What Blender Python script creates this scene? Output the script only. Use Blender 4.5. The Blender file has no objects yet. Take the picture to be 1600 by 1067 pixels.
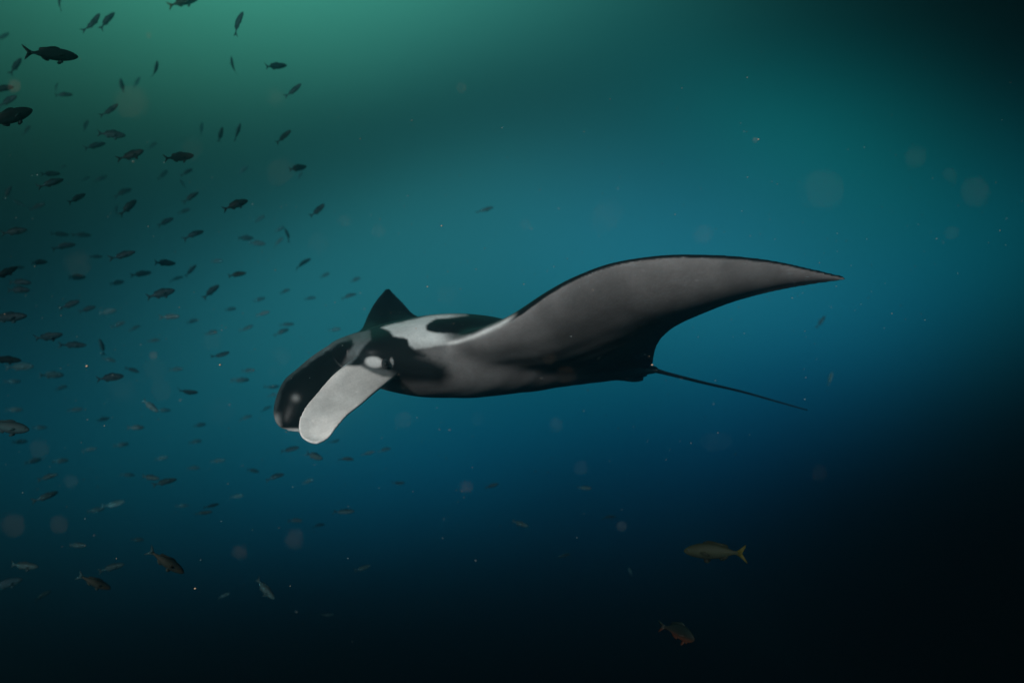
import bpy, math, random
import numpy as np
from mathutils import Vector, Matrix

random.seed(7)
R = math.radians
scene = bpy.context.scene
col = scene.collection
UP = np.array([0.0, 0.0, 1.0])

# ------------------------------------------------------------------ camera
FPX = 1244.0                       # focal length in pixels of the 1600 px wide photograph
cam_data = bpy.data.cameras.new('camera')
cam_data.sensor_width = 36.0
cam_data.lens = 36.0 * FPX / 1600.0
cam_data.clip_start = 0.05
cam_data.clip_end = 400.0
cam_data.dof.use_dof = True
cam_data.dof.focus_distance = 4.3
cam_data.dof.aperture_fstop = 1.25
cam = bpy.data.objects.new('camera', cam_data)
cam.rotation_euler = (R(90), 0, 0)
col.objects.link(cam)
scene.camera = cam

# ------------------------------------------------------------------ sun, world, exposure
SUN_ELEV, SUN_AZ = R(13.5), R(-24)   # stands in for the diver's strobe: behind the camera, a little to its left
to_sun = Vector((math.sin(SUN_AZ) * math.cos(SUN_ELEV), -math.cos(SUN_AZ) * math.cos(SUN_ELEV), math.sin(SUN_ELEV)))
strobe_sun_data = bpy.data.lights.new('strobe_sun', 'SUN')
strobe_sun_data.energy = 2.6
strobe_sun_data.angle = R(8)
strobe_sun_data.color = (1.0, 0.96, 0.925)
strobe_sun = bpy.data.objects.new('strobe_sun', strobe_sun_data)
strobe_sun.rotation_euler = to_sun.to_track_quat('Z', 'Y').to_euler()
strobe_sun.location = to_sun * 60
col.objects.link(strobe_sun)

scene.view_settings.view_transform = 'Standard'
scene.view_settings.look = 'None'
scene.view_settings.exposure = 0.0
scene.view_settings.gamma = 1.0
scene.view_settings.use_curve_mapping = False
scene.render.engine = 'CYCLES'
scene.cycles.use_denoising = True
scene.cycles.max_bounces = 6
scene.cycles.volume_bounces = 1
scene.cycles.sample_clamp_indirect = 4.0

# the light of the open water, by direction (azimuth, elevation in radians): centre, half widths, tilt, colour
LOBES = [
    (-0.451, 0.514, 0.909, 0.100, 0.042, (0.0268, 0.1601, 0.1398)),
    (-0.337, 0.452, 0.345, 0.155, 0.139, (0.0549, 0.2919, 0.1886)),
    (0.332, 0.251, 0.240, 0.100, -0.448, (0.0013, 0.0808, 0.0828)),
    (0.182, 0.108, 0.240, 0.120, -0.097, (0.0120, 0.1278, 0.1834)),
    (0.183, 0.015, 0.570, 0.100, 0.201, (0.0000, 0.0413, 0.0515)),
    (0.342, -0.040, 0.240, 0.100, 0.581, (0.0000, 0.0175, 0.0478)),
    (-0.240, 0.041, 0.251, 0.136, 0.235, (0.0103, 0.1091, 0.1336)),
    (-0.605, -0.090, 0.463, 0.105, -0.137, (0.0000, 0.0206, 0.0349)),
    (-0.058, 0.292, 0.267, 0.203, 0.507, (0.0152, 0.0948, 0.0888)),
    (-0.041, -0.119, 0.289, 0.100, 0.214, (0.0000, 0.0322, 0.0702)),
]
BAND = (-0.125, 0.266, 0.400, 0.076, 0.187, 0.566)   # a shadow band multiplied into the water light, same order, last its depth

def water_light_group():
    g = bpy.data.node_groups.new('open_water_light', 'ShaderNodeTree')
    g.interface.new_socket('Direction', in_out='INPUT', socket_type='NodeSocketVector')
    g.interface.new_socket('Color', in_out='OUTPUT', socket_type='NodeSocketColor')
    n, L = g.nodes, g.links
    gi, go = n.new('NodeGroupInput'), n.new('NodeGroupOutput')
    def m(op, a, b=None, c=None):
        x = n.new('ShaderNodeMath'); x.operation = op
        for i, v in enumerate((a, b, c)):
            if v is None: continue
            if isinstance(v, (int, float)): x.inputs[i].default_value = v
            else: L.new(v, x.inputs[i])
        return x.outputs[0]
    nz = n.new('ShaderNodeVectorMath'); nz.operation = 'NORMALIZE'
    L.new(gi.outputs[0], nz.inputs[0])
    sx = n.new('ShaderNodeSeparateXYZ'); L.new(nz.outputs[0], sx.inputs[0])
    az = m('ARCTAN2', sx.outputs[0], sx.outputs[1])
    el = m('ARCSINE', sx.outputs[2])
    # slow unevenness of turbid water
    nt = n.new('ShaderNodeTexNoise'); nt.inputs['Scale'].default_value = 2.6; nt.inputs['Detail'].default_value = 2.0
    L.new(nz.outputs[0], nt.inputs['Vector'])
    el = m('ADD', el, m('MULTIPLY', m('SUBTRACT', nt.outputs[0], 0.5), 0.05))
    total = None
    for (a, e, sa, se, r, c) in LOBES:
        co, si = math.cos(r), math.sin(r)
        da, de = m('SUBTRACT', az, a), m('SUBTRACT', el, e)
        u = m('ADD', m('MULTIPLY', da, co / sa), m('MULTIPLY', de, si / sa))
        v = m('ADD', m('MULTIPLY', da, -si / se), m('MULTIPLY', de, co / se))
        w = m('EXPONENT', m('MULTIPLY', m('ADD', m('MULTIPLY', u, u), m('MULTIPLY', v, v)), -1.0))
        sc = n.new('ShaderNodeVectorMath'); sc.operation = 'SCALE'
        sc.inputs[0].default_value = c
        L.new(w, sc.inputs['Scale'])
        if total is None: total = sc.outputs[0]
        else:
            ad = n.new('ShaderNodeVectorMath'); ad.operation = 'ADD'
            L.new(total, ad.inputs[0]); L.new(sc.outputs[0], ad.inputs[1]); total = ad.outputs[0]
    a, e, sa, se, r, k = BAND
    co, si = math.cos(r), math.sin(r)
    da, de = m('SUBTRACT', az, a), m('SUBTRACT', el, e)
    u = m('ADD', m('MULTIPLY', da, co / sa), m('MULTIPLY', de, si / sa))
    v = m('ADD', m('MULTIPLY', da, -si / se), m('MULTIPLY', de, co / se))
    w = m('EXPONENT', m('MULTIPLY', m('ADD', m('MULTIPLY', u, u), m('MULTIPLY', v, v)), -1.0))
    sc = n.new('ShaderNodeVectorMath'); sc.operation = 'SCALE'
    L.new(total, sc.inputs[0]); L.new(m('SUBTRACT', 1.0, m('MULTIPLY', w, k)), sc.inputs['Scale']); total = sc.outputs[0]
    # the water goes on behind the camera; broad glow added to fill the shadows
    back = m('POWER', m('MULTIPLY', m('SUBTRACT', 1.0, sx.outputs[1]), 0.5), 2.0)
    eb = m('DIVIDE', m('SUBTRACT', el, 0.15), 0.55)
    wb = m('MULTIPLY', back, m('EXPONENT', m('MULTIPLY', m('MULTIPLY', eb, eb), -1.0)))
    sc = n.new('ShaderNodeVectorMath'); sc.operation = 'SCALE'; sc.inputs[0].default_value = (0.008, 0.09, 0.115)
    L.new(wb, sc.inputs['Scale'])
    ad = n.new('ShaderNodeVectorMath'); ad.operation = 'ADD'
    L.new(total, ad.inputs[0]); L.new(sc.outputs[0], ad.inputs[1]); total = ad.outputs[0]
    L.new(total, go.inputs[0])
    return g

WATER_LIGHT = water_light_group()
world = bpy.data.worlds.new('World')
scene.world = world
world.use_nodes = True
wn, wl = world.node_tree.nodes, world.node_tree.links
wn.clear()
w_out = wn.new('ShaderNodeOutputWorld')
w_tc = wn.new('ShaderNodeTexCoord')
w_g = wn.new('ShaderNodeGroup'); w_g.node_tree = WATER_LIGHT
wl.new(w_tc.outputs['Generated'], w_g.inputs[0])
w_bg = wn.new('ShaderNodeBackground'); wl.new(w_g.outputs[0], w_bg.inputs[0])
# the day sky above the surface, seen through the round window overhead and greened by the water
w_sky = wn.new('ShaderNodeTexSky'); w_sky.sky_type = 'NISHITA'; w_sky.sun_disc = False
w_sky.sun_elevation = SUN_ELEV
w_sky.sun_rotation = math.atan2(to_sun.x, to_sun.y)
w_tint = wn.new('ShaderNodeMix'); w_tint.data_type = 'RGBA'; w_tint.blend_type = 'MULTIPLY'
w_tint.inputs[0].default_value = 1.0
wl.new(w_sky.outputs[0], w_tint.inputs[6]); w_tint.inputs[7].default_value = (0.35, 0.95, 0.62, 1)
w_sep = wn.new('ShaderNodeSeparateXYZ'); wl.new(w_tc.outputs['Generated'], w_sep.inputs[0])
w_mr = wn.new('ShaderNodeMapRange'); w_mr.interpolation_type = 'SMOOTHSTEP'
wl.new(w_sep.outputs[2], w_mr.inputs[0]); w_mr.inputs[1].default_value = 0.55; w_mr.inputs[2].default_value = 0.85
w_win = wn.new('ShaderNodeMath'); w_win.operation = 'MULTIPLY'; w_win.inputs[1].default_value = 0.10
wl.new(w_mr.outputs[0], w_win.inputs[0])
w_bg2 = wn.new('ShaderNodeBackground'); wl.new(w_tint.outputs[2], w_bg2.inputs[0]); wl.new(w_win.outputs[0], w_bg2.inputs[1])
w_add = wn.new('ShaderNodeAddShader')
wl.new(w_bg.outputs[0], w_add.inputs[0]); wl.new(w_bg2.outputs[0], w_add.inputs[1])
wl.new(w_add.outputs[0], w_out.inputs[0])

# ------------------------------------------------------------------ helpers
def tag(o, label=None, category=None, group=None, kind=None):
    if label: o['label'] = label
    if category: o['category'] = category
    if group: o['group'] = group
    if kind: o['kind'] = kind
    return o

def mesh_from(name, v, f, mat=None, smooth=True):
    me = bpy.data.meshes.new(name)
    me.from_pydata([tuple(p) for p in v], [], [tuple(q) for q in f])
    if mat: me.materials.append(mat)
    if smooth: me.polygons.foreach_set('use_smooth', [True] * len(me.polygons))
    me.update()
    return me

def link(name, me, parent=None):
    o = bpy.data.objects.new(name, me)
    col.objects.link(o)
    if parent: o.parent = parent
    return o

def P3(px, py, y):
    """a place in the water: y metres in front of the camera, where the photograph shows it"""
    return np.array([(px - 800.0) / FPX * y, y, (533.5 - py) / FPX * y])

def catmull(pts, n):
    pts = np.array(pts, float)
    k = len(pts)
    t = np.linspace(0, k - 1, n)
    i = np.clip(t.astype(int), 0, k - 2)
    u = (t - i)[:, None]
    ext = np.vstack([2 * pts[0] - pts[1], pts, 2 * pts[-1] - pts[-2]])
    p0, p1, p2, p3 = ext[i], ext[i + 1], ext[i + 2], ext[i + 3]
    return 0.5 * (2 * p1 + (p2 - p0) * u + (2 * p0 - 5 * p1 + 4 * p2 - p3) * u ** 2 + (3 * p1 - p0 - 3 * p2 + p3) * u ** 3)

def close_grid(top, bot):
    """closed skin from two grids (n, m, 3) sharing their outline topology"""
    n, m = top.shape[:2]
    v = np.concatenate([top.reshape(-1, 3), bot.reshape(-1, 3)])
    T = lambda i, j: i * m + j
    B = lambda i, j: n * m + i * m + j
    f = []
    for i in range(n - 1):
        for j in range(m - 1):
            f.append((T(i, j), T(i, j + 1), T(i + 1, j + 1), T(i + 1, j)))
            f.append((B(i, j), B(i + 1, j), B(i + 1, j + 1), B(i, j + 1)))
    for i in range(n - 1):
        f.append((T(i, 0), T(i + 1, 0), B(i + 1, 0), B(i, 0)))
        f.append((T(i, m - 1), B(i, m - 1), B(i + 1, m - 1), T(i + 1, m - 1)))
    for j in range(m - 1):
        f.append((T(0, j), B(0, j), B(0, j + 1), T(0, j + 1)))
        f.append((T(n - 1, j), T(n - 1, j + 1), B(n - 1, j + 1), B(n - 1, j)))
    return v, f

def slab(A, Bq, half, ns, nc, profile, bulge=None, asym=1.0):
    """two-sided sheet between edge A and edge B; half[i] thickness along, profile(c) across, bulge pushes the middle along the normal"""
    a, b = catmull(A, ns), catmull(Bq, ns)
    h = catmull(np.array(half, float)[:, None], ns)[:, 0]
    c = (1 - np.cos(np.linspace(0, math.pi, nc))) / 2
    mid = a[:, None, :] + (b - a)[:, None, :] * c[None, :, None]
    ds = np.gradient(mid, axis=0); dc = np.gradient(mid, axis=1)
    nr = np.cross(ds, dc)
    nr /= np.linalg.norm(nr, axis=2)[:, :, None] + 1e-12
    if bulge is not None:
        bl = catmull(np.array(bulge, float)[:, None], ns)[:, 0]
        mid = mid + nr * (bl[:, None] * (4 * c * (1 - c))[None, :])[:, :, None]
    th = np.maximum(h[:, None] * profile(c)[None, :], 0.0085)[:, :, None]
    return close_grid(mid + nr * th * asym, mid - nr * th * (2 - asym))

def loft(rings):
    v = np.concatenate(rings); n, m = len(rings), len(rings[0])
    f = []
    for i in range(n - 1):
        for j in range(m):
            k = (j + 1) % m
            f.append((i * m + j, i * m + k, (i + 1) * m + k, (i + 1) * m + j))
    f.append(tuple(range(m - 1, -1, -1)))
    f.append(tuple(range((n - 1) * m, n * m)))
    return v, f

def principled(name, base, rough=0.5, spec=0.4):
    m = bpy.data.materials.new(name); m.use_nodes = True
    b = m.node_tree.nodes['Principled BSDF']
    b.inputs['Base Color'].default_value = (*base, 1)
    b.inputs['Roughness'].default_value = rough
    b.inputs['Specular IOR Level'].default_value = spec
    return m, m.node_tree.nodes, m.node_tree.links, b

# ------------------------------------------------------------------ the water round the scene
def build_water():
    r, nu, nv = 110.0, 72, 36
    v, f = [], []
    for i in range(nv + 1):
        e = -math.pi / 2 + math.pi * i / nv
        for j in range(nu):
            a = 2 * math.pi * j / nu
            v.append((r * math.cos(e) * math.sin(a), r * math.cos(e) * math.cos(a), r * math.sin(e)))
    for i in range(nv):
        for j in range(nu):
            q = (i * nu + j, (i + 1) * nu + j, (i + 1) * nu + (j + 1) % nu, i * nu + (j + 1) % nu)
            c = sum((Vector(v[k]) for k in q), Vector()).normalized()
            if c.z > 0.6 or c.y < -0.35: continue          # open to the surface above and to the strobe light from behind
            f.append(q)
    m = bpy.data.materials.new('open_water'); m.use_nodes = True
    n, L = m.node_tree.nodes, m.node_tree.links
    n.clear()
    o = n.new('ShaderNodeOutputMaterial'); e = n.new('ShaderNodeEmission'); t = n.new('ShaderNodeTexCoord')
    g = n.new('ShaderNodeGroup'); g.node_tree = WATER_LIGHT
    L.new(t.outputs['Object'], g.inputs[0]); L.new(g.outputs[0], e.inputs[0]); L.new(e.outputs[0], o.inputs[0])
    m.cycles.emission_sampling = 'NONE'
    ob = link('water', mesh_from('water', v, f, m))
    tag(ob, 'deep blue green open water, bright green towards the surface and black below', 'water', kind='structure')

build_water()

def build_haze():
    x0, x1, y0, y1, z0, z1 = -20, 6.5, -1.2, 29, -7.5, 11
    v = [(x, y, z) for x in (x0, x1) for y in (y0, y1) for z in (z0, z1)]
    f = [(0, 1, 3, 2), (4, 6, 7, 5), (0, 4, 5, 1), (2, 3, 7, 6), (0, 2, 6, 4), (1, 5, 7, 3)]
    m = bpy.data.materials.new('haze'); m.use_nodes = True
    n, L = m.node_tree.nodes, m.node_tree.links
    n.clear()
    o = n.new('ShaderNodeOutputMaterial'); p = n.new('ShaderNodeVolumePrincipled')
    p.inputs['Color'].default_value = (0.42, 0.83, 0.95, 1)
    p.inputs['Density'].default_value = 0.021
    p.inputs['Anisotropy'].default_value = 0.93
    L.new(p.outputs[0], o.inputs['Volume'])
    ob = link('haze', mesh_from('haze', v, f, m, smooth=False))
    tag(ob, 'faint blue green haze of the sea water', 'haze', kind='stuff')

build_haze()

# ------------------------------------------------------------------ manta ray
ALPHA = R(33)
FWD = np.array([-math.cos(ALPHA), -math.sin(ALPHA), 0.0])
LEFT = np.array([math.sin(ALPHA), -math.cos(ALPHA), 0.0])
CEN = np.array([0.0, 5.0, 0.0])

def body(f, l, z):
    return CEN + FWD * f + LEFT * l + UP * z

def poly_mask(px, py, poly, soft):
    """1 inside the outline, falling to 0 over soft pixels"""
    poly = np.array(poly, float)
    q = np.roll(poly, -1, axis=0)
    d2 = np.full(px.shape, 1e18); inside = np.zeros(px.shape, bool)
    for (x1, y1), (x2, y2) in zip(poly, q):
        ex, ey = x2 - x1, y2 - y1
        t = np.clip(((px - x1) * ex + (py - y1) * ey) / (ex * ex + ey * ey + 1e-9), 0, 1)
        d2 = np.minimum(d2, (px - x1 - t * ex) ** 2 + (py - y1 - t * ey) ** 2)
        cr = ((y1 > py) != (y2 > py))
        xi = ex * (py - y1) / (ey if abs(ey) > 1e-9 else 1e-9) + x1
        inside ^= cr & (px < xi)
    d = np.sqrt(d2) * np.where(inside, 1, -1)
    s = np.clip(d / soft * 0.5 + 0.5, 0, 1)
    return s * s * (3 - 2 * s)

def sstep(a, b, x):
    t = np.clip((x - a) / (b - a), 0, 1)
    return t * t * (3 - 2 * t)

def build_manta():
    V, F, off = [], [], 0
    def add(v, f):
        nonlocal off
        V.append(v); F.extend([tuple(k + off for k in q) for q in f]); off += len(v)

    # trunk: f, half width, top, bottom
    rows = [(1.13, .23, -.035, -.085), (1.10, .30, .005, -.135), (1.04, .345, .035, -.175), (.92, .385, .075, -.245), (.75, .43, .125, -.305),
            (.5, .47, .165, -.335), (.25, .48, .158, -.335), (.06, .46, .112, -.318), (-.1, .44, .066, -.31), (-.4, .37, -.01, -.285),
            (-.7, .26, .0, -.27), (-.95, .15, -.10, -.255), (-1.1, .085, -.155, -.235), (-1.2, .05, -.175, -.225)]
    rows = catmull(rows, 46)
    rings = []
    for (f, hw, top, bot) in rows:
        a = np.linspace(0, 2 * math.pi, 48, endpoint=False)
        cz, hz = (top + bot) / 2, (top - bot) / 2
        ca, sa = np.cos(a), np.sin(a)
        ex = 0.82
        l = hw * np.sign(ca) * np.abs(ca) ** ex
        z = cz + hz * np.sign(sa) * np.abs(sa) ** ex
        rings.append(CEN + FWD * f + LEFT * l[:, None] + UP * z[:, None])
    add(*loft(rings))

    # near (left) wing
    le = [body(.86, .12, -.06), P3(690, 540, 4.3), P3(730, 527, 4.14), P3(782, 506, 4.0), P3(845, 464.5, 3.88), P3(900, 435, 3.8), P3(960, 412.5, 3.74), P3(1040, 400.5, 3.68),
          P3(1120, 400, 3.66), P3(1200, 407, 3.67), P3(1265, 420.5, 3.7), P3(1318, 433, 3.75)]
    te = [body(-1.12, .0, -.2), P3(1008, 574, 5.5), P3(1019, 568, 5.28), P3(1021, 558, 5.0), P3(1025, 543, 4.75), P3(1036, 525, 4.52), P3(1058, 507, 4.3), P3(1098, 489, 4.1),
          P3(1150, 469.5, 3.94), P3(1210, 453.5, 3.85), P3(1272, 442, 3.79), P3(1321, 435.5, 3.76)]
    th = [.15, .135, .12, .11, .095, .075, .06, .048, .036, .026, .016, .009]
    bl = [0, 0, -.01, -.02, -.035, -.045, -.05, -.045, -.035, -.02, -.01, 0]
    prof = lambda c: 2.6 * np.sqrt(c + 1e-6) * (1 - c) ** 1.15
    add(*slab(le, te, th, 150, 60, prof, bl))

    # far (right) wing, tip raised
    le = [body(.86, -.12, -.06), body(.85, -.4, -.05), body(.73, -.8, -.03), body(.55, -1.25, .03), P3(566, 513, 6.05), P3(575, 492, 6.3), P3(587, 471, 6.48), P3(603.5, 451.5, 6.6)]
    te = [body(-1.12, 0, -.2), body(-1.0, -.2, -.17), body(-.72, -.7, -.08), body(-.45, -1.2, .07), P3(690, 503, 6.55), P3(650, 494, 6.6), P3(627, 471.5, 6.65), P3(607, 451.5, 6.64)]
    th = [.17, .15, .1, .06, .04, .03, .02, .010]
    add(*slab(le, te, th, 110, 54, prof, [0, 0, 0, .0, 0, 0, 0, 0]))

    # near cephalic fin, hanging forward and down
    le = [P3(560, 560, 4.22), P3(541, 570, 4.14), P3(517, 590, 4.06), P3(495, 615, 3.98), P3(476, 638, 3.9), P3(467, 660, 3.85), P3(470, 681, 3.82), P3(486, 692, 3.8)]
    te = [P3(640, 575, 4.3), P3(618, 589, 4.2), P3(590, 610, 4.1), P3(566, 630, 4.0), P3(543, 648, 3.92), P3(526, 667, 3.86), P3(513, 684, 3.83), P3(496, 692.5, 3.8)]
    th = [.05, .036, .024, .018, .015, .013, .011, .009]
    fl = lambda c: (1 - (2 * c - 1) ** 4) * 0.5 + 0.5
    add(*slab(le, te, th, 90, 44, fl, [0, -.01, -.02, -.03, -.035, -.035, -.02, 0]))

    # far cephalic fin: its dark inner face towards us
    le = [P3(640, 508, 4.75), P3(585, 513.5, 4.70), P3(541, 527, 4.62), P3(512, 541, 4.56), P3(484, 559.5, 4.49), P3(462, 578, 4.43), P3(444, 594, 4.39), P3(433, 616, 4.35), P3(427, 640, 4.31), P3(431, 660, 4.28), P3(441, 669, 4.27)]
    te = [P3(640, 585, 4.72), P3(590, 595, 4.64), P3(568, 615, 4.56), P3(548, 632, 4.49), P3(530, 645, 4.42), P3(512, 656, 4.36), P3(497, 664, 4.32), P3(484, 671, 4.29), P3(474, 675, 4.27), P3(465, 676, 4.26), P3(452, 674, 4.26)]
    th = [.06, .045, .034, .028, .024, .021, .019, .017, .015, .012, .009]
    add(*slab(le, te, th, 100, 50, fl, [0, .02, .05, .07, .08, .085, .08, .07, .05, .03, 0]))

    # brow and spiracle ridge above the eye, cheek under it
    def blob(c, ax, r, n=18, m=12):
        ax = [np.array(a, float) / np.linalg.norm(a) for a in ax]
        rings = []
        for i in range(1, m):
            t = math.pi * i / m
            a = np.linspace(0, 2 * math.pi, n, endpoint=False)
            rings.append(c + ax[0] * r[0] * math.cos(t) + (ax[1] * r[1] * np.cos(a)[:, None] + ax[2] * r[2] * np.sin(a)[:, None]) * math.sin(t))
        add(*loft(rings))
    blob(P3(606, 562, 4.27), (FWD, LEFT, UP), (.17, .10, .075))
    blob(P3(589, 567, 4.20), (FWD, LEFT, UP), (.085, .045, .042))
    blob(P3(640, 552, 4.30), (FWD * .9 - UP * .25, LEFT, UP), (.15, .07, .075))

    me0 = mesh_from('manta_parts', np.concatenate(V), F)
    tmp = bpy.data.objects.new('manta_tmp', me0)
    col.objects.link(tmp)
    md = tmp.modifiers.new('remesh', 'REMESH')
    md.mode = 'VOXEL'; md.voxel_size = 0.0065; md.adaptivity = 0
    dg = bpy.context.evaluated_depsgraph_get()
    me = bpy.data.meshes.new_from_object(tmp.evaluated_get(dg))
    bpy.data.objects.remove(tmp); bpy.data.meshes.remove(me0)

    n = len(me.vertices)
    co = np.empty(n * 3, np.float32); me.vertices.foreach_get('co', co); co = co.reshape(-1, 3).astype(float)
    ne = len(me.edges); ed = np.empty(ne * 2, np.int32); me.edges.foreach_get('vertices', ed); ed = ed.reshape(-1, 2)
    deg = np.bincount(ed.ravel(), minlength=n)[:, None].astype(float)
    def lap(x):
        s = np.zeros_like(x)
        for k in range(x.shape[1]):
            s[:, k] = np.bincount(ed[:, 0], x[ed[:, 1], k], n) + np.bincount(ed[:, 1], x[ed[:, 0], k], n)
        return s / np.maximum(deg, 1)
    start = co.copy()
    # the trunk and root are smoothed a lot, the thin outer skin little
    rel = co - CEN
    fx, lx = rel @ FWD, rel @ LEFT
    heavy = sstep(-.2, .15, .95 - np.abs(lx)) * sstep(0, .25, 1.02 - fx) * sstep(0, .2, fx + 1.25)
    heavy *= sstep(.06, .3, fx + 1.1 - .65 * np.abs(lx)) * 1.0
    heavy = np.clip(heavy, 0, 1)[:, None]
    rootz = heavy * (sstep(.85, .6, fx) * sstep(.12, .3, np.abs(lx)))[:, None]
    for it in range(260):
        k = (0.5 * (heavy if it < 60 else rootz) + (0.5 if it < 8 else 0.0) * (1 - heavy))
        co = co + (lap(co) - co) * k
        if it % 2 and it < 8: co = co - (lap(co) - co) * 0.42 * (1 - heavy)
    me.vertices.foreach_set('co', co.astype(np.float32).ravel()); me.update()
    nv = np.empty(n * 3, np.float32); me.vertices.foreach_get('normal', nv); nv = nv.reshape(-1, 3).astype(float)
    wob = (np.sin(fx * 9 + 2 * np.sin(lx * 5)) * .5 + np.sin(fx * 17 - lx * 11 + co[:, 2] * 9) * .35 + np.sin(fx * 31 + lx * 23) * .2)
    co = co + nv * (wob * (0.0010 + .0026 * heavy[:, 0] * sstep(.9, .7, fx) * sstep(.1, -.3, nv[:, 2])))[:, None]
    me.vertices.foreach_set('co', co.astype(np.float32).ravel())
    me.polygons.foreach_set('use_smooth', [True] * len(me.polygons))
    me.update()
    nm = np.empty(n * 3, np.float32); me.vertices.foreach_get('normal', nm); nm = nm.reshape(-1, 3).astype(float)

    # ---- markings of the skin
    rel = co - CEN
    fx, lx = rel @ FWD, rel @ LEFT
    fl_ = lx < -0.03                                     # the right side carries the mirror image of the left
    cm, nmm = co.copy(), nm.copy()
    cm[fl_] -= np.outer(2 * lx[fl_], LEFT)
    nl = nm @ LEFT
    nmm[fl_] -= np.outer(2 * nl[fl_], LEFT)
    def scr(p): return 800 + FPX * p[:, 0] / p[:, 1], 533.5 - FPX * p[:, 2] / p[:, 1]
    px, py = scr(co); mx, my = scr(cm)
    facing = -(nm * co).sum(1) / np.linalg.norm(co, axis=1)
    facing_m = -(nmm * cm).sum(1) / np.linalg.norm(cm, axis=1)
    rng = np.random.default_rng(5)
    def jag(x, y, s):
        return np.sin(x * s + 1.3 * np.sin(y * s * .7)) * .5 + np.sin(x * s * 2.3 + y * s * 1.7) * .3 + np.sin(x * s * 5.1 - y * s * 3.9) * .2
    j = jag(co[:, 0] * 10, co[:, 1] * 10 + co[:, 2] * 14, 3.0)

    black = np.array([.006, .0085, .0095]); grey = np.array([.188, .182, .181]); white = np.array([.74, .76, .75])
    dorsal = sstep(-.06, .10, nm[:, 2] + .05 * j)
    # body axis falls away towards the tail, the sides count as upper side above the wing line
    c = grey[None] * np.ones((n, 1))
    c = c * (1 - .22 * sstep(-.3, .5, jag(co[:, 0] * 3, co[:, 1] * 3, 2.0)))[:, None]
    def paint(mask, colr): 
        nonlocal c
        c = c * (1 - mask[:, None]) + np.array(colr)[None] * mask[:, None]
    # dusky hind margin, with the belly's shade painted into the underside
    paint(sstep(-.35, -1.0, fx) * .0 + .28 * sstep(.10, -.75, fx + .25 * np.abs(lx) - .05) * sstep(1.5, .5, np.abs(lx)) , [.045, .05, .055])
    paint(dorsal, black)
    # ragged borders
    hx, hy = co @ FWD * 70, (co @ LEFT) * 40 + co[:, 2] * 75
    mx0, my0 = mx, my
    mx = mx + .8 * jag(hx, hy, 1.0) + 0.6 * jag(hy * 2.3, hx * 1.9, 1.3); my = my + .6 * jag(hy, hx, 1.1) + .45 * jag(hx * 2.7, hy * 2.1, 1.2)
    onbody = (np.abs(lx) < .75) & (fx > -.75)
    near = (facing_m > -.05) & onbody
    head = near & (fx > .45)
    up_ok = near.astype(float)
    # head side, black
    paint(poly_mask(mx, my, [(548, 505), (600, 508), (612, 520), (632, 530), (641, 540), (646, 552), (672, 560), (697, 572), (702, 588), (690, 600), (640, 602), (610, 596), (600, 580), (566, 578), (543, 574), (548, 552)], 11) * head, black * 1.3)
    # grey flank under the shoulder
    paint(poly_mask(mx, my, [(645, 541), (680, 534), (715, 527), (740, 524), (735, 560), (700, 566), (668, 556)], 7) * near * sstep(.5, -.1, nm[:, 2] - .5), grey * .8)
    # pale shoulder
    sh = poly_mask(mx, my, [(596, 512), (604, 509), (645, 499), (671, 493), (699, 490.5), (727, 490), (732, 493), (709, 496), (682, 498), (671, 503), (665, 509), (667, 516), (679, 520), (701, 521), (722, 523), (745, 522), (700, 538), (671, 543), (647, 545), (640, 539), (637, 530), (628, 527.5), (615, 525), (609, 517)], 2.6)
    fade = 1 - .88 * sstep(676, 712, mx) * sstep(505, 514, my)
    fade2 = 1 - .45 * sstep(528, 545, my)
    paint(np.clip(sh + .0 * j, 0, 1) * fade * fade2 * near * (1 - .6 * sstep(695, 735, mx) * sstep(500, 495, my)) * np.where(fl_, sstep(-.08, -.2, lx), 1.0), white * .95)
    # pale leading edge at the shoulder: white marking plus a painted-in highlight
    w = np.exp(-((my0 - np.interp(mx0, [685, 715, 740, 760, 782, 800, 830], [539, 534, 526, 517, 507, 496, 474])) / np.interp(mx0, [690, 760], [2.4, 4.6])) ** 2) * sstep(690, 712, mx0) * (1 - sstep(788, 812, mx0))
    paint(np.clip(w, 0, 1) * (facing_m > -.7) * (np.abs(lx) < 1.3) * (fx > 0), white * .8)
    # thin pale line along the underside just below the dark rim
    # grey brow band between the two cephalic fins
    paint(poly_mask(mx, my, [(540, 524), (563, 515), (578, 516), (580, 530), (566, 545), (555, 562), (538, 575), (525, 590), (515, 600), (505, 605), (535, 570), (546, 550), (553, 537), (548, 530)], 3) * ((facing > -.3) & (fx > .8) & (py < 600)), [.12, .14, .145])
    # white patch round the eye
    paint(poly_mask(mx, my, [(560, 574), (585, 583), (612, 592), (622, 586), (604, 578), (582, 574), (566, 570)], 5) * head * .8, [.13, .14, .14])
    e = ((mx0 - 584.5) / 14.5) ** 2 + ((my0 - 566 - .1 * (mx0 - 586)) / 9.0) ** 2
    paint(sstep(1.4, .35, e) * head * (.7 + .3 * sstep(575, 594, mx)), white * .9)
    e2 = ((mx0 - 611.5) / 3.2) ** 2 + ((my0 - 566.5) / 8) ** 2
    paint(sstep(1.5, .4, e2) * head * .6, white * .55)
    # near cephalic fin: pale
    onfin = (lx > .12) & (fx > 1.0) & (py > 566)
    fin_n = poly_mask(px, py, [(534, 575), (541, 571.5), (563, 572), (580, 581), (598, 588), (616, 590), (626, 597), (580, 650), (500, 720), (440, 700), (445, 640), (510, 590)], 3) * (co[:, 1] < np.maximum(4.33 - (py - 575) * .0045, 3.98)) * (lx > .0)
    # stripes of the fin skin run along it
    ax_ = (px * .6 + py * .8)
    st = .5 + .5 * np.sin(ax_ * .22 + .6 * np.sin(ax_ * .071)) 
    ya = py * .93 + px * .34
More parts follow.
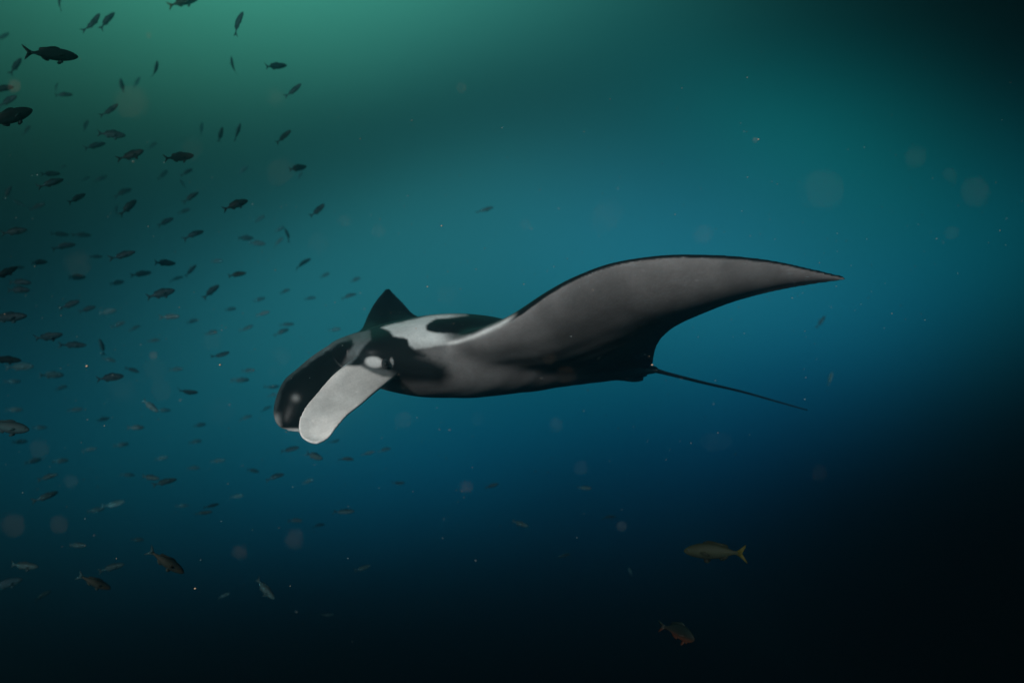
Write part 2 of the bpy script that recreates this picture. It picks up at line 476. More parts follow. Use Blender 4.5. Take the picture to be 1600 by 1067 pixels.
    st = .5 * np.sin(ya * .55 + 1.1 * np.sin(px * .045)) + .3 * np.sin(ya * 1.25 + px * .06) + .2 * np.sin(ya * 2.3 - px * .1)
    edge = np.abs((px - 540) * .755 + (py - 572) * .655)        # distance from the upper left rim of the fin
    fcol = np.array([.80, .765, .735])[None] * (0.66 + .028 * st + .36 * sstep(600, 690, py) + .22 * np.exp(-(edge / 9) ** 2) - .10 * sstep(640, 600, py) * sstep(20, 45, edge))[:, None]  # edge term paints a lit rim; the skin also pales towards the tip
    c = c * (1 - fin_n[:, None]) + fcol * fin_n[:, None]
    # far cephalic fin: black inside, greyer along its upper rim, white lip at the tip
    far_fin = ((fx > .98) & (lx < .1) & (co[:, 1] > 4.15) & (px < 560))
    ff = far_fin.astype(float) * (1 - fin_n)
    keep = poly_mask(px, py, [(540, 524), (563, 515), (578, 516), (580, 530), (566, 545), (555, 562), (538, 575), (525, 590), (515, 600), (505, 605), (535, 570), (546, 550), (553, 537), (548, 530)], 5)
    paint(ff * (1 - keep), [.004, .0065, .0075])
    rx, ry = catmull([(590, 512), (563, 516), (541, 526), (512, 540), (484, 558.5), (462, 577), (444, 593), (433, 615), (426, 640)], 200).T
    dr = np.full(n, 99.0); sel = np.where(ff > 0)[0]
    for a_, b_ in zip(rx, ry): dr[sel] = np.minimum(dr[sel], np.hypot(px[sel] - a_, py[sel] - b_))
    paint(ff * sstep(9, 3, dr + 2 * j) * (1 - keep) * .85 * (.35 + .65 * sstep(440, 500, px)), [.085, .115, .12])
    paint(ff * np.exp(-(((px - 462) / 6) ** 2 + ((py - 622) / 5.5) ** 2)) * .55, white * .5)  # small highlight painted onto the black inner face
    paint(ff * np.clip(sstep(-.15, .35, -nm[:, 2]) * sstep(667, 672, py) + sstep(.25, .75, -nm[:, 0]) * sstep(640, 655, py) * .3, 0, 1), white * .9)

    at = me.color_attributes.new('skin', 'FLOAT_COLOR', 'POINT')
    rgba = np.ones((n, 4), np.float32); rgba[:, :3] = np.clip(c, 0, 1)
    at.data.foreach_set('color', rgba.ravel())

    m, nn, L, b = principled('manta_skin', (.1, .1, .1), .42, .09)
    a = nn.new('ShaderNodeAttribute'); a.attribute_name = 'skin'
    tc = nn.new('ShaderNodeTexCoord')
    n1 = nn.new('ShaderNodeTexNoise'); n1.inputs['Scale'].default_value = 5; n1.inputs['Detail'].default_value = 6; n1.inputs['Roughness'].default_value = .65
    n2 = nn.new('ShaderNodeTexNoise'); n2.inputs['Scale'].default_value = 90; n2.inputs['Detail'].default_value = 4
    L.new(tc.outputs['Object'], n1.inputs[0]); L.new(tc.outputs['Object'], n2.inputs[0])
    r1 = nn.new('ShaderNodeMapRange'); L.new(n1.outputs[0], r1.inputs[0]); r1.inputs[1].default_value = .25; r1.inputs[2].default_value = .75; r1.inputs[3].default_value = .76; r1.inputs[4].default_value = 1.18
    r2 = nn.new('ShaderNodeMapRange'); L.new(n2.outputs[0], r2.inputs[0]); r2.inputs[1].default_value = .3; r2.inputs[2].default_value = .7; r2.inputs[3].default_value = .94; r2.inputs[4].default_value = 1.05
    n3 = nn.new('ShaderNodeTexNoise'); n3.inputs['Scale'].default_value = 24; n3.inputs['Detail'].default_value = 5; n3.inputs['Roughness'].default_value = .7
    mp = nn.new('ShaderNodeMapping'); mp.inputs['Rotation'].default_value = (0, 0, R(57)); mp.inputs['Scale'].default_value = (1, .35, 1)
    L.new(tc.outputs['Object'], mp.inputs[0]); L.new(mp.outputs[0], n3.inputs[0])
    r4 = nn.new('ShaderNodeMapRange'); L.new(n3.outputs[0], r4.inputs[0]); r4.inputs[1].default_value = .3; r4.inputs[2].default_value = .7; r4.inputs[3].default_value = .92; r4.inputs[4].default_value = 1.07
    vo = nn.new('ShaderNodeTexVoronoi'); vo.inputs['Scale'].default_value = 9; L.new(tc.outputs['Object'], vo.inputs[0])
    r5 = nn.new('ShaderNodeMapRange'); L.new(vo.outputs['Distance'], r5.inputs[0]); r5.inputs[1].default_value = .035; r5.inputs[2].default_value = .10; r5.inputs[3].default_value = 1.2; r5.inputs[4].default_value = 1.0
    m45 = nn.new('ShaderNodeMath'); m45.operation = 'MULTIPLY'; L.new(r4.outputs[0], m45.inputs[0]); L.new(r5.outputs[0], m45.inputs[1])
    r1m = nn.new('ShaderNodeMath'); r1m.operation = 'MULTIPLY'; L.new(r1.outputs[0], r1m.inputs[0]); L.new(m45.outputs[0], r1m.inputs[1]); r1 = r1m
    mu = nn.new('ShaderNodeMath'); mu.operation = 'MULTIPLY'; L.new(r1.outputs[0], mu.inputs[0]); L.new(r2.outputs[0], mu.inputs[1])
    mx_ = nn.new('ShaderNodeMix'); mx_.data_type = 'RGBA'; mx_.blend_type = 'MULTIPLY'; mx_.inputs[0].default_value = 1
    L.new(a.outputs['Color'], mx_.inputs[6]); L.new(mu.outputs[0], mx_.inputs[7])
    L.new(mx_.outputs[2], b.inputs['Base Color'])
    r3 = nn.new('ShaderNodeMapRange'); L.new(n1.outputs[0], r3.inputs[0]); r3.inputs[3].default_value = .34; r3.inputs[4].default_value = .52
    L.new(r3.outputs[0], b.inputs['Roughness'])
    bp = nn.new('ShaderNodeBump'); bp.inputs['Strength'].default_value = .25; bp.inputs['Distance'].default_value = .004
    L.new(n2.outputs[0], bp.inputs['Height']); L.new(bp.outputs[0], b.inputs['Normal'])
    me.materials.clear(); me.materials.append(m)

    root = bpy.data.objects.new('manta_ray', None)
    root.location = Vector(CEN); root.empty_display_size = .2
    col.objects.link(root)
    tag(root, 'large black and grey manta ray gliding with one wing raised and pale cephalic fin hanging', 'manta ray')
    def child(name, me_, parent=root):
        o = link(name, me_, parent); o.matrix_parent_inverse = Matrix.Identity(4)
        base = Vector(CEN) if parent is root else Vector((0, 0, 0))
        o.location = -base
        return o
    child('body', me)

    # whip tail
    dark, _, _, _ = principled('tail_skin', (.014, .017, .019), .45, .35)
    cen = catmull([body(-1.02, .0, -.19), P3(1014, 576, 5.78), P3(1040, 583, 5.9), P3(1100, 598, 6.15), P3(1160, 612, 6.38), P3(1215, 627.5, 6.58), P3(1261, 640.5, 6.75)], 60)
    rad = np.interp(np.linspace(0, 1, 60), [0, .17, .34, 1], [.052, .023, .0135, .0045])
    rings = []
    for i in range(60):
        t = cen[min(i + 1, 59)] - cen[max(i - 1, 0)]; t /= np.linalg.norm(t)
        s = np.cross(t, UP); s /= np.linalg.norm(s); u = np.cross(s, t)
        a = np.linspace(0, 2 * math.pi, 14, endpoint=False)
        rings.append(cen[i] + rad[i] * (s * np.cos(a)[:, None] + u * np.sin(a)[:, None]))
    child('tail', mesh_from('tail', *loft(rings), dark))

    # pelvic fins under the tail root
    grey_m, _, _, _ = principled('pelvic_skin', (.05, .054, .058), .45, .35)
    for (A, B) in (([(930, 586, 5.35), (965, 588, 5.4), (990, 589, 5.45), (1005, 590, 5.47)], [(930, 594, 5.33), (965, 593, 5.38), (992, 595.5, 5.42), (1005, 593, 5.45)]),
                   ([(950, 580, 5.55), (985, 582, 5.6), (1003, 583, 5.63), (1012, 584, 5.65)], [(950, 590, 5.5), (985, 589, 5.55), (1003, 588.5, 5.6), (1011, 586, 5.63)])):
        v, f = slab([P3(*p) for p in A], [P3(*p) for p in B], [.022, .02, .015, .009], 24, 12, lambda c: np.sqrt(np.maximum(1 - (2 * c - 1) ** 2, 0)))
        child('pelvic_fin', mesh_from('pelvic_fin', v, f, grey_m))

    # eyes: a dark ball with a pupil, set in the white patch
    eye_m, _, _, _ = principled('eye_ball', (.02, .024, .026), .12, .6)
    pup_m, _, _, _ = principled('pupil', (.003, .003, .004), .08, .6)
    lid_m, _, _, _ = principled('eye_rim', (.5, .52, .51), .4, .4)
    def ball(c, r, n=20, m=12, sq=(1, 1, 1)):
        rings = []
        for i in range(1, m):
            t = math.pi * i / m; a = np.linspace(0, 2 * math.pi, n, endpoint=False)
            rings.append(np.array(c) + np.stack([np.cos(a) * math.sin(t) * r * sq[0], np.sin(a) * math.sin(t) * r * sq[1], np.full(n, -math.cos(t)) * r * sq[2]], 1))
        return loft(rings)
    el = P3(602.5, 568, 4.157)
    ll = (el - CEN) @ LEFT
    er = el - LEFT * 2 * ll
    for cpt, sgn in ((el, 1), (er, -1)):
        out = FWD * .25 + LEFT * sgn * .97
        o = child('eye', mesh_from('eye', *ball(cpt, .030, sq=(.75, .8, 1)), eye_m))
        v, f = ball(cpt + out * .017, .014)
        pu = link('pupil', mesh_from('pupil', v, f, pup_m), o)
    return root

build_manta()
print('manta built')

# ------------------------------------------------------------------ fish
FISH_MATS = {}
def fish_material(kind):  # zone tones carry the water's haze and gloom in their colour
    if kind in FISH_MATS: return FISH_MATS[kind]
    back, side, belly = {'dark': ((.002, .006, .006), (.003, .009, .009), (.006, .014, .014)),
                         'mid': ((.004, .014, .015), (.007, .024, .026), (.012, .034, .036)),
                         'gloom': ((.007, .024, .032), (.012, .036, .046), (.015, .044, .054)),
                         'deep': ((.005, .018, .022), (.009, .028, .034), (.012, .036, .042)),
                         'shade': ((.003, .010, .011), (.005, .014, .015), (.008, .020, .021)),
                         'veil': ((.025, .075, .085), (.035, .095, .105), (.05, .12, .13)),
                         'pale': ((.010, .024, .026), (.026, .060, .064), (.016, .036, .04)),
                         'brown': ((.008, .011, .008), (.024, .027, .019), (.016, .024, .020)),
                         'olive': ((.010, .014, .008), (.014, .019, .011), (.007, .010, .007)),
                         'pale_veil': ((.03, .075, .085), (.075, .14, .15), (.06, .12, .13)),
                         'yellow': ((.026, .028, .006), (.034, .034, .007), (.026, .026, .007)),
                         'redbelly': ((.004, .009, .008), (.008, .010, .008), (.04, .016, .009))}[kind]
    m, n, L, b = principled('fish_' + kind, side, .6, .08)
    tc = n.new('ShaderNodeTexCoord'); sp = n.new('ShaderNodeSeparateXYZ'); L.new(tc.outputs['Object'], sp.inputs[0])
    nz = n.new('ShaderNodeTexNoise'); nz.inputs['Scale'].default_value = 14; nz.inputs['Detail'].default_value = 3; L.new(tc.outputs['Object'], nz.inputs[0])
    ad = n.new('ShaderNodeMath'); ad.operation = 'MULTIPLY_ADD'; L.new(nz.outputs[0], ad.inputs[0]); ad.inputs[1].default_value = .07; L.new(sp.outputs[2], ad.inputs[2])
    mr = n.new('ShaderNodeMapRange'); L.new(ad.outputs[0], mr.inputs[0]); mr.inputs[1].default_value = -.10; mr.inputs[2].default_value = .17
    cr = n.new('ShaderNodeValToRGB'); L.new(mr.outputs[0], cr.inputs[0])
    cr.color_ramp.elements[0].color = (*belly, 1); cr.color_ramp.elements[0].position = .1
    cr.color_ramp.elements[1].color = (*back, 1); cr.color_ramp.elements[1].position = .85
    e = cr.color_ramp.elements.new(.45); e.color = (*side, 1)
    oi = n.new('ShaderNodeObjectInfo'); r = n.new('ShaderNodeMapRange'); L.new(oi.outputs['Random'], r.inputs[0]); r.inputs[3].default_value = .75; r.inputs[4].default_value = 1.3
    mx = n.new('ShaderNodeMix'); mx.data_type = 'RGBA'; mx.blend_type = 'MULTIPLY'; mx.inputs[0].default_value = 1
    L.new(cr.outputs[0], mx.inputs[6]); L.new(r.outputs[0], mx.inputs[7]); L.new(mx.outputs[2], b.inputs['Base Color'])
    FISH_MATS[kind] = m
    return m

BODY = [(.500, .006, -.012, .004), (.485, .030, -.011, .020), (.445, .062, -.008, .037), (.37, .098, -.003, .055), (.26, .128, .0, .067), (.12, .140, .002, .070),
        (-.02, .126, .002, .063), (-.13, .096, .003, .048), (-.22, .062, .003, .031), (-.285, .036, .003, .018), (-.335, .031, .003, .011), (-.36, .033, .003, .006)]

def bent(v, k):
    v = np.array(v, float)
    t = np.maximum(.18 - v[:, 0], 0)
    v[:, 1] += k * t * t
    return v

def fish_body(deep, n=14):
    rings = []
    for (x, h, z, w) in catmull(BODY, 20):
        a = np.linspace(0, 2 * math.pi, n, endpoint=False)
        rings.append(np.stack([np.full(n, x), w * np.cos(a), z * deep + h * deep * np.sin(a)], 1))
    return loft(rings)

def fin(outline, thick=.004, y0=0.0, splay=0.0):
    """a thin fin from its outline in the x-z plane; splay leans it out of that plane"""
    o = np.array(outline, float); n = len(o)
    zc = o[0, 1]
    y = y0 + splay * np.abs(o[:, 1] - zc)
    a = np.stack([o[:, 0], y + thick, o[:, 1]], 1); b = np.stack([o[:, 0], y - thick, o[:, 1]], 1)
    f = [tuple(range(n)), tuple(range(2 * n - 1, n - 1, -1))] + [(i, i + n, (i + 1) % n + n, (i + 1) % n) for i in range(n)]
    return np.concatenate([a, b]), f

def tail_fin(): 
    return fin([(-.33, .030), (-.38, .055), (-.44, .105), (-.50, .148), (-.485, .10), (-.455, .05), (-.43, .012), (-.43, -.008), (-.455, -.05), (-.485, -.10), (-.50, -.146), (-.44, -.10), (-.38, -.05), (-.33, -.026)], .0035)
def dorsal_fin(d):
    return fin([(.20, .120 * d), (.17, .160 * d), (.10, .182 * d), (.02, .172 * d), (-.06, .150 * d), (-.13, .142 * d), (-.19, .128 * d), (-.215, .085 * d), (-.20, .055 * d), (-.1, .09 * d), (.05, .12 * d)], .003)
def anal_fin(d):
    return fin([(-.04, -.105 * d), (-.07, -.155 * d), (-.12, -.15 * d), (-.18, -.11 * d), (-.20, -.06 * d), (-.12, -.085 * d)], .003)
def pelvic_fins(d, s):
    return fin([(.20, -.12 * d), (.17, -.185 * d), (.12, -.20 * d), (.09, -.17 * d), (.13, -.118 * d)], .003, s * .02, s * .5)
def pectoral(d, s):
    v, f = fin([(.24, -.01), (.16, .012), (.09, -.02), (.07, -.055), (.12, -.06), (.20, -.045)], .0025)
    v[:, 1] += s * (.064 + .30 * np.maximum(.24 - v[:, 0], 0))
    return v, f

def join(parts):
    V, F, off = [], [], 0
    for v, f in parts:
        V.append(v); F += [tuple(i + off for i in q) for q in f]; off += len(v)
    return np.concatenate(V), F

FISH_MESH = {}
def small_fish_mesh(deep, bend, kind):
    k = (deep, bend, kind)
    if k not in FISH_MESH:
        v, f = join([fish_body(deep, 12), tail_fin(), dorsal_fin(deep), anal_fin(deep), pectoral(deep, 1), pectoral(deep, -1)])
        FISH_MESH[k] = mesh_from('fish', bent(v, bend), f, fish_material(kind))
    return FISH_MESH[k]

eye_dark, _, _, _ = principled('fish_eye', (.01, .01, .01), .15, .5)
def big_fish_parts(root, deep, bend, kind, fin_kind, tail_kind):
    key = ('big', deep, bend, kind, fin_kind, tail_kind)
    if key not in FISH_MESH:
        L_ = []
        def P(nm, vf, k):
            v, f = vf
            L_.append((nm, mesh_from(nm, bent(v, bend), f, fish_material(k))))
        P('body', fish_body(deep, 24), kind)
        P('tail_fin', tail_fin(), tail_kind)
        P('dorsal_fin', dorsal_fin(deep), fin_kind); P('anal_fin', anal_fin(deep), fin_kind)
        for sd in (1, -1):
            P('pelvic_fin', pelvic_fins(deep, sd), fin_kind); P('pectoral_fin', pectoral(deep, sd), fin_kind)
            a = np.linspace(0, 2 * math.pi, 10, endpoint=False)
            rings = [np.stack([.415 + .016 * math.sin(t) * np.cos(a), np.full(10, sd * (.043 + .006 * math.cos(t))), .018 + .016 * math.sin(t) * np.sin(a)], 1) for t in (2.2, 1.57, .9, .3)]
            L_.append(('eye', mesh_from('eye', np.concatenate(rings), loft(rings)[1], eye_dark)))
        FISH_MESH[key] = L_
    for nm, me in FISH_MESH[key]:
        link(nm, me, root)

# px, py, length in the photograph, heading in degrees (0 right, 90 up), look, [roll]
#   d dark, m mid, f faint, p pale; b brown, o olive with yellow tail, r dark with ruddy belly
FISH = """
80,85,75,5,d 145,37,38,60,m 167,32,34,52,m 92,3,26,80,m,60 25,103,29,62,m,50 5,58,22,45,f 87,137,17,70,m,60 99,148,26,8,m 4,139,32,22,d 12,158,31,40,m
14,184,72,30,d 41,204,21,60,f 172,173,32,47,m 190,135,23,96,m,60 214,129,20,65,f 244,109,27,83,m,70 133,197,21,65,f 174,210,40,2,m 148,228,33,22,m 205,243,40,29,d
238,228,19,45,f 279,246,46,14,d 286,3,46,20,o 371,36,38,65,m,30 363,103,28,97,m,75 430,104,36,12,m 459,142,32,47,m 315,201,20,88,f,60 345,211,25,80,d,55 371,207,30,73,m,75
443,214,31,45,d 464,263,30,15,d 292,269,20,35,m 255,273,19,50,f 285,287,15,120,m 298,308,28,38,m 380,266,19,45,f 468,275,16,60,f 368,320,40,24,d 497,329,29,48,m
406,342,19,38,f 288,330,20,25,f 258,347,28,32,m 303,366,31,22,m,30 383,372,25,2,f 402,380,25,-3,f 434,378,23,40,f,40 450,367,21,115,m,70 437,358,17,30,f 472,411,30,28,f,50
370,429,29,14,b 330,455,30,42,m,30 298,423,25,50,m,50 338,408,19,5,f 275,435,22,15,f,50 256,411,34,1,m 251,459,43,18,m 405,468,19,20,f 266,495,27,5,p 411,490,21,20,p
78,272,29,10,m 80,286,37,25,d 98,261,13,35,f 12,300,23,65,m 30,318,19,150,m 58,323,25,30,f 120,310,29,35,d 134,280,15,35,f 157,279,21,30,f 192,300,27,25,f,40
201,324,33,50,m 181,329,19,80,f,60 22,362,36,15,d 100,384,33,12,m,40 93,366,27,0,f 128,367,26,2,f 192,399,38,22,m 150,401,19,5,m 60,410,25,8,d 8,427,40,35,d
28,418,19,5,m 119,433,27,3,f 30,441,33,0,m 28,453,33,2,m 110,476,29,28,m 137,483,24,25,m 168,487,25,15,f 182,442,23,15,f 220,428,31,12,f 74,527,43,15,m,30
114,539,37,0,m 160,541,25,110,m,70 9,562,42,-3,d 32,573,36,3,f 12,496,52,8,m 207,578,21,-20,m 172,590,39,8,m 80,586,35,0,f 10,667,62,-10,p 234,634,30,-38,p
210,513,19,30,f 185,507,21,25,f 30,690,23,0,f 95,606,19,20,f 190,695,21,10,f 213,668,23,0,p 345,555,28,22,m,40 293,613,31,0,m,40 448,507,23,5,f,40 440,518,23,20,f,40
385,513,23,25,f,40 523,515,19,10,f 388,579,21,5,f 376,594,27,3,f 425,605,23,8,f,40 427,617,17,15,f 415,638,19,20,f,40 312,664,19,8,f 453,702,29,12,m,50 490,712,30,-20,p
260,878,64,-36,b 148,910,52,-28,b 175,886,35,10,p 36,884,42,-10,p 10,912,44,12,m 66,930,27,25,p 75,745,27,15,p 72,776,36,22,p 120,852,27,-5,p 234,746,28,-10,p
257,753,36,12,p,40 215,843,19,-5,p 178,788,32,15,f,40 413,920,44,-45,p 430,744,28,12,m,50 537,799,33,0,m,60 462,813,21,-5,m 497,820,21,3,m,40 566,888,27,20,p,40 510,961,23,5,p,50
350,930,19,20,p,40 812,818,28,-15,p 768,759,22,20,p,40 913,762,23,-3,p,50 880,868,24,15,p,60 985,893,13,110,p 950,807,25,3,m,50 1118,861,98,182,o 1062,986,48,-22,r 757,328,29,18,f,60
622,755,22,5,m,50 330,790,24,10,p,40 395,735,20,-15,p 150,797,24,8,f 20,596,22,0,f 340,720,22,5,f 62,668,20,0,f 118,640,21,5,f 200,742,20,-5,f 52,720,24,12,f
160,655,20,10,f 275,577,21,5,f 305,690,20,8,f 545,462,24,15,f,30 555,437,18,25,f 508,430,17,30,f 485,466,18,10,f 445,455,18,25,f 360,483,18,10,f 330,520,20,15,f
540,716,26,-10,p,50 575,708,22,15,p,50 601,702,20,10,f,50 522,690,18,20,f,40 481,752,19,20,f 370,775,20,5,f,40 318,801,26,5,p,50 285,790,19,0,f 22,640,24,0,f 140,702,20,8,f
252,716,20,12,f 302,731,19,0,f 170,562,20,-15,f 300,502,19,15,f 240,532,19,8,f 256,641,20,0,f 384,652,20,15,f,40 95,720,22,5,f 1283,503,22,60,f 1297,592,22,75,f,50
""".split()

BANDS = [(40, 'along the top edge of the water'), (120, 'level with the big dark top fish'), (165, 'just under the big dark fish'), (205, 'high in the school'),
         (238, 'above the dark band of water'), (268, 'atop the dark band of water'), (300, 'inside the dark band of water'), (335, 'low in the dark band of water'),
         (375, 'well above the wing of the manta'), (404, 'just above the highest edge of the wing'), (424, 'level with the highest edge of the wing'), (444, 'level with the tip of the wing'),
         (470, 'level with the point of the far wing'), (500, 'level with the back of the manta'), (535, 'level with the brow of the manta'), (565, 'level with the eye of the manta'),
         (600, 'just under the eye level of the manta'), (645, 'level with the end of the tail'), (700, 'level with the tip of the pale fin'), (757, 'just below the pale fin tip'),
         (800, 'in the deep water under the manta'), (860, 'deeper below the manta'), (900, 'near the dark bottom water'), (2000, 'in the darkest bottom water')]
ORD = ['first', 'second', 'third', 'fourth', 'fifth', 'sixth', 'seventh', 'eighth', 'ninth', 'tenth', 'eleventh', 'twelfth', 'thirteenth', 'fourteenth', 'fifteenth', 'sixteenth', 'seventeenth', 'eighteenth', 'nineteenth', 'twentieth']
SPECIAL = {
    (80, 85): 'big dark fork tailed fish heading right at upper left, largest whole silhouette there',
    (14, 184): 'large dark fish cut by the left edge',
    (286, 3): 'olive fish with forked tail cut off by the top edge',
    (260, 878): 'brown fish with pale forked tail diving to the right in the lower left',
    (148, 910): 'pale tailed brown fish with dark head diving right, lower than its bigger twin',
    (1118, 861): 'olive yellow tailed fish swimming left alone under the manta, largest at lower right',
    (1062, 986): 'dark ruddy bellied fish in the black bottom water below the yellow tailed fish',
    (10, 667): 'pale backed fish entering from the left edge level with the pale fin',
    (413, 920): 'greenish fish with dark forked tail diving steeply right in the bottom dark',
    (279, 246): 'stout dark fish at the top of the dark water band, tilted upward',
    (9, 562): 'dark fish pointing right at the left edge level with the manta eye',
    (36, 884): 'pale fish with upright dark tail near the lower left edge',
    (234, 634): 'short pale fish with light tail tip diving to the right, left of the manta',
    (370, 429): 'brownish fish left of the manta, level with the wing tip',
}

def pose_words(a):
    a = (a + 180) % 360 - 180
    if abs(a) <= 8: return 'level, heading right'
    if 8 < a <= 32: return 'tilted slightly upward'
    if 32 < a <= 58: return 'climbing to the right'
    if 58 < a <= 88: return 'nosing steeply upward'
    if 88 < a <= 125: return 'standing on its tail'
    if a > 125: return 'heading left'
    if a >= -25: return 'tilted slightly downward'
    return 'diving to the right'

def build_fish():
    rnd = random.Random(21)
    rows = []
    for t in FISH:
        q = t.split(',')
        rows.append((float(q[0]), float(q[1]), float(q[2]), float(q[3]), q[4], float(q[5]) if len(q) > 5 else 0.0))
    band = lambda y: next(i for i, (lim, _) in enumerate(BANDS) if y < lim)
    rank = {}
    for i in range(len(BANDS)):
        for k, r in enumerate(sorted([r for r in rows if band(r[1]) == i and (int(r[0]), int(r[1])) not in SPECIAL], key=lambda r: r[0])):
            rank[r] = k
    for r in rows:
        px, py, ln, ang, look, roll = r
        kind = {'d': 'mid' if py > 280 and ln < 40 else 'dark', 'm': 'gloom' if py > 640 else 'deep' if py > 345 else 'mid', 'f': 'veil' if px > 330 or py > 470 else 'shade', 'p': 'pale_veil' if py < 725 and px > 150 else 'pale', 'b': 'brown', 'o': 'olive', 'r': 'redbelly'}[look]  # tone picked by place, so the haze is put into the colour
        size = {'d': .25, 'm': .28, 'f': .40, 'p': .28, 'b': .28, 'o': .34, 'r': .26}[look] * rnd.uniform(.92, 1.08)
        yaw = R(rnd.choice((-1, 1)) * rnd.uniform(8, 30))
        if look in 'ob': yaw = R(12)
        if look == 'r': yaw = R(-48)
        dist = min(size * FPX * math.cos(yaw) / ln, 26.5)
        size = ln * dist / (FPX * math.cos(yaw))
        pos = Vector(P3(px, py, dist))
        ray = pos.normalized(); ex = ray.cross(Vector((0, 0, 1))).normalized(); ez = ex.cross(ray)
        a = R(ang)
        X = (ex * math.cos(a) + ez * math.sin(a)) * math.cos(yaw) + ray * math.sin(yaw)
        up = Vector((0, 0, 1)) if abs(math.sin(a)) < .9 else Vector((-.6 if math.cos(a) >= 0 else .6, 0, .8))
        Z = (up - X * up.dot(X)).normalized()
        Z = Matrix.Rotation(R(roll) * rnd.choice((-1, 1)), 3, X) @ Z
        Y = Z.cross(X)
        deep = rnd.choice((.86, 1.0)) if look != 'o' else .9
        if look == 'r': deep = 1.25
        bend = rnd.choice((-.45, 0.0, .45))
        M = Matrix((X, Y, Z)).transposed().to_4x4()
        M.translation = pos
        M = M @ Matrix.Diagonal((size, size, size, 1))
        if ln >= 40:
            o = bpy.data.objects.new('reef_fish', None); col.objects.link(o); o.empty_display_size = .3
            if look == 'o': big_fish_parts(o, deep, .3, 'olive', 'olive', 'yellow')
            elif look == 'b': big_fish_parts(o, deep, .45, 'brown', 'brown', 'pale')
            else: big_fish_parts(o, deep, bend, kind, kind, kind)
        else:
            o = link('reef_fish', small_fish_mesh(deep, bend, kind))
        o.matrix_world = M
        key = (int(px), int(py))
        tone = {'d': 'dark', 'm': 'dusky', 'f': 'faint', 'p': 'pale', 'b': 'brown', 'o': 'olive', 'r': 'dark'}[look]
        sz = 'tiny' if ln < 24 else 'small' if ln < 34 else 'mid sized'
        b = band(py)
        where = BANDS[b][1]
        n_b = sum(1 for q in rank if band(q[1]) == b)
        od = '' if n_b == 1 else (ORD[rank.get(r, 0)] + ' from the left ' if rank.get(r, 0) else 'leftmost ')
        label = SPECIAL.get(key) or f'{sz} {tone} fish, {od}{where}'
        tag(o, label, 'fish', 'fish schooling round the manta ray')

build_fish()

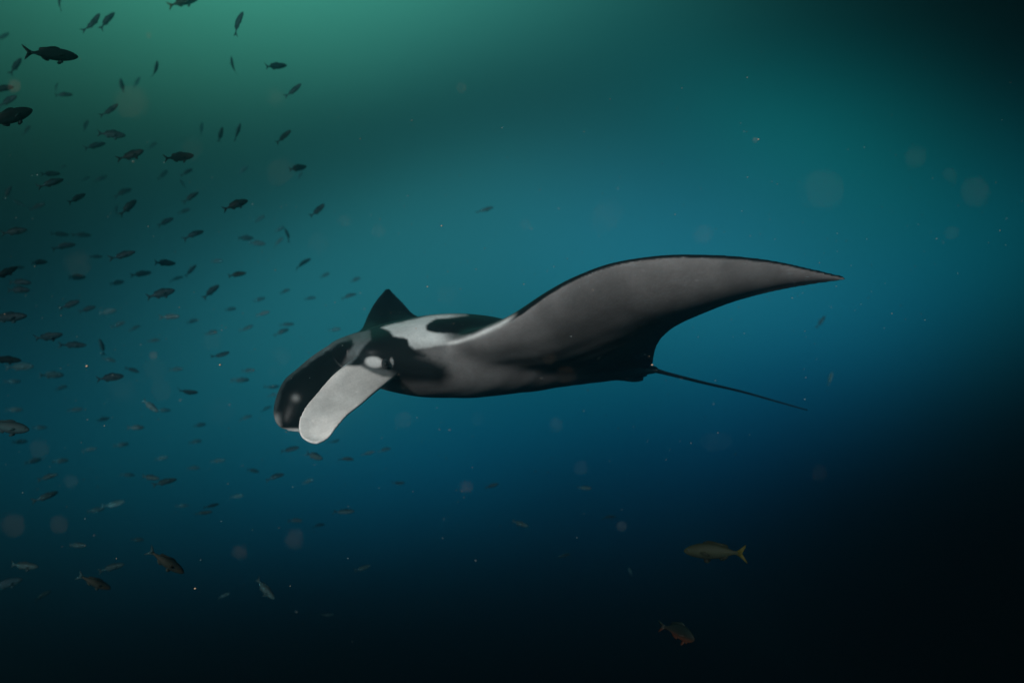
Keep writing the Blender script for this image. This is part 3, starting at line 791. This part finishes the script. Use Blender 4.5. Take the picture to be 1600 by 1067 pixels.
# ------------------------------------------------------------------ drifting particles
def build_particles():
    rnd = random.Random(5)
    V, F, mi = [], [], []
    off = 0
    def mote(c, r, m, sq):
        nonlocal off
        ph = (1 + 5 ** .5) / 2
        base = [(-1, ph, 0), (1, ph, 0), (-1, -ph, 0), (1, -ph, 0), (0, -1, ph), (0, 1, ph), (0, -1, -ph), (0, 1, -ph), (ph, 0, -1), (ph, 0, 1), (-ph, 0, -1), (-ph, 0, 1)]
        tri = [(0, 11, 5), (0, 5, 1), (0, 1, 7), (0, 7, 10), (0, 10, 11), (1, 5, 9), (5, 11, 4), (11, 10, 2), (10, 7, 6), (7, 1, 8), (3, 9, 4), (3, 4, 2), (3, 2, 6), (3, 6, 8), (3, 8, 9), (4, 9, 5), (2, 4, 11), (6, 2, 10), (8, 6, 7), (9, 8, 1)]
        for b in base:
            V.append([c[k] + b[k] / 1.9 * r * sq[k] * rnd.uniform(.8, 1.2) for k in range(3)])
        for t in tri: F.append(tuple(i + off for i in t)); mi.append(m)
        off += 12
    A = 36.0 * FPX / 1600 / 1000 / cam_data.dof.aperture_fstop
    zf = cam_data.dof.focus_distance
    # soft discs seen near the lens: place, radius in the photograph, strength
    near = """23,133,10,.5 233,56,5,.45 112,753,10,.42 240,555,6,.45 720,138,8,.25 821,350,9,.2 728,760,9,.3 972,822,8,.35 460,843,15,.2 375,862,10,.22 442,270,20,.14
    205,160,25,.12 430,150,13,.16 120,412,20,.09 190,607,19,.15 950,335,22,.12 1282,296,30,.1 1522,300,22,.08 1098,366,14,.16 860,560,9,.12 885,585,14,.08
    25,818,18,.16 90,820,14,.14 1430,245,16,.08 1130,690,14,.08 700,465,14,.12 590,360,10,.14 540,345,9,.15 500,380,16,.1
    300,235,16,.1 60,700,14,.12 330,530,14,.1 240,580,18,.1 250,608,16,.11 440,555,14,.12 430,580,9,.16 630,655,13,.1 868,664,10,.14 910,732,11,.12
    1110,690,15,.08 640,600,14,.06 345,640,20,.07 745,655,10,.14 1280,740,12,.06 1180,220,4,.5 1485,365,10,.1 1485,275,10,.1"""
    for t in near.split():
        px, py, r, s = map(float, t.split(','))
        iz = 1 / zf + 2 * r / (FPX * A)
        z = 1 / iz
        rr = r * math.sqrt(s * .24 * rnd.uniform(.7, 1.3)) * z / FPX
        m_, R_ = (0 if py < 420 or rnd.random() < .65 else 1), r * z / FPX
        for q in range(4):                               # each is a loose clot of bits
            mote(P3(px, py, z) + np.array([rnd.gauss(0, .22), 0, rnd.gauss(0, .22)]) * R_, rr * rnd.uniform(.3, .6), m_, (1, 1, rnd.uniform(.7, 1.3)))
    # fine specks through the water
    for i in range(760):
        z = rnd.uniform(2.4, 6.5)
        px, py = rnd.uniform(-40, 1640), min(max(rnd.gauss(520, 200), -20), 1080)
        if px + 1.4 * (py - 500) > 1450: continue
        mote(P3(px, py, z), rnd.choice((.0011, .0014, .0018, .0025)) * (z / 4.3), 1 if rnd.random() < .75 else 0, (rnd.uniform(.6, 1.6), 1, rnd.uniform(.6, 1.2)))
    for (px, py, r) in ((136, 572, .0075), (344, 570, .006), (1185, 218, .005), (690, 353, .0045), (1019, 570, .006), (305, 919, .006), (668, 448, .004)):
        mote(P3(px, py, 4.2), r, 0, (1.2, 1, .8))
    warm, _, _, _ = principled('warm_mote', (.66, .44, .30), .6, .1)
    cool, _, _, _ = principled('pale_mote', (.34, .40, .38), .6, .2)
    me = mesh_from('plankton', V, F, warm)
    me.materials.append(cool)
    me.polygons.foreach_set('material_index', mi)
    o = link('plankton', me)
    tag(o, 'plankton and pale specks drifting through the water, blurred discs near the lens', 'plankton', kind='stuff')

build_particles()
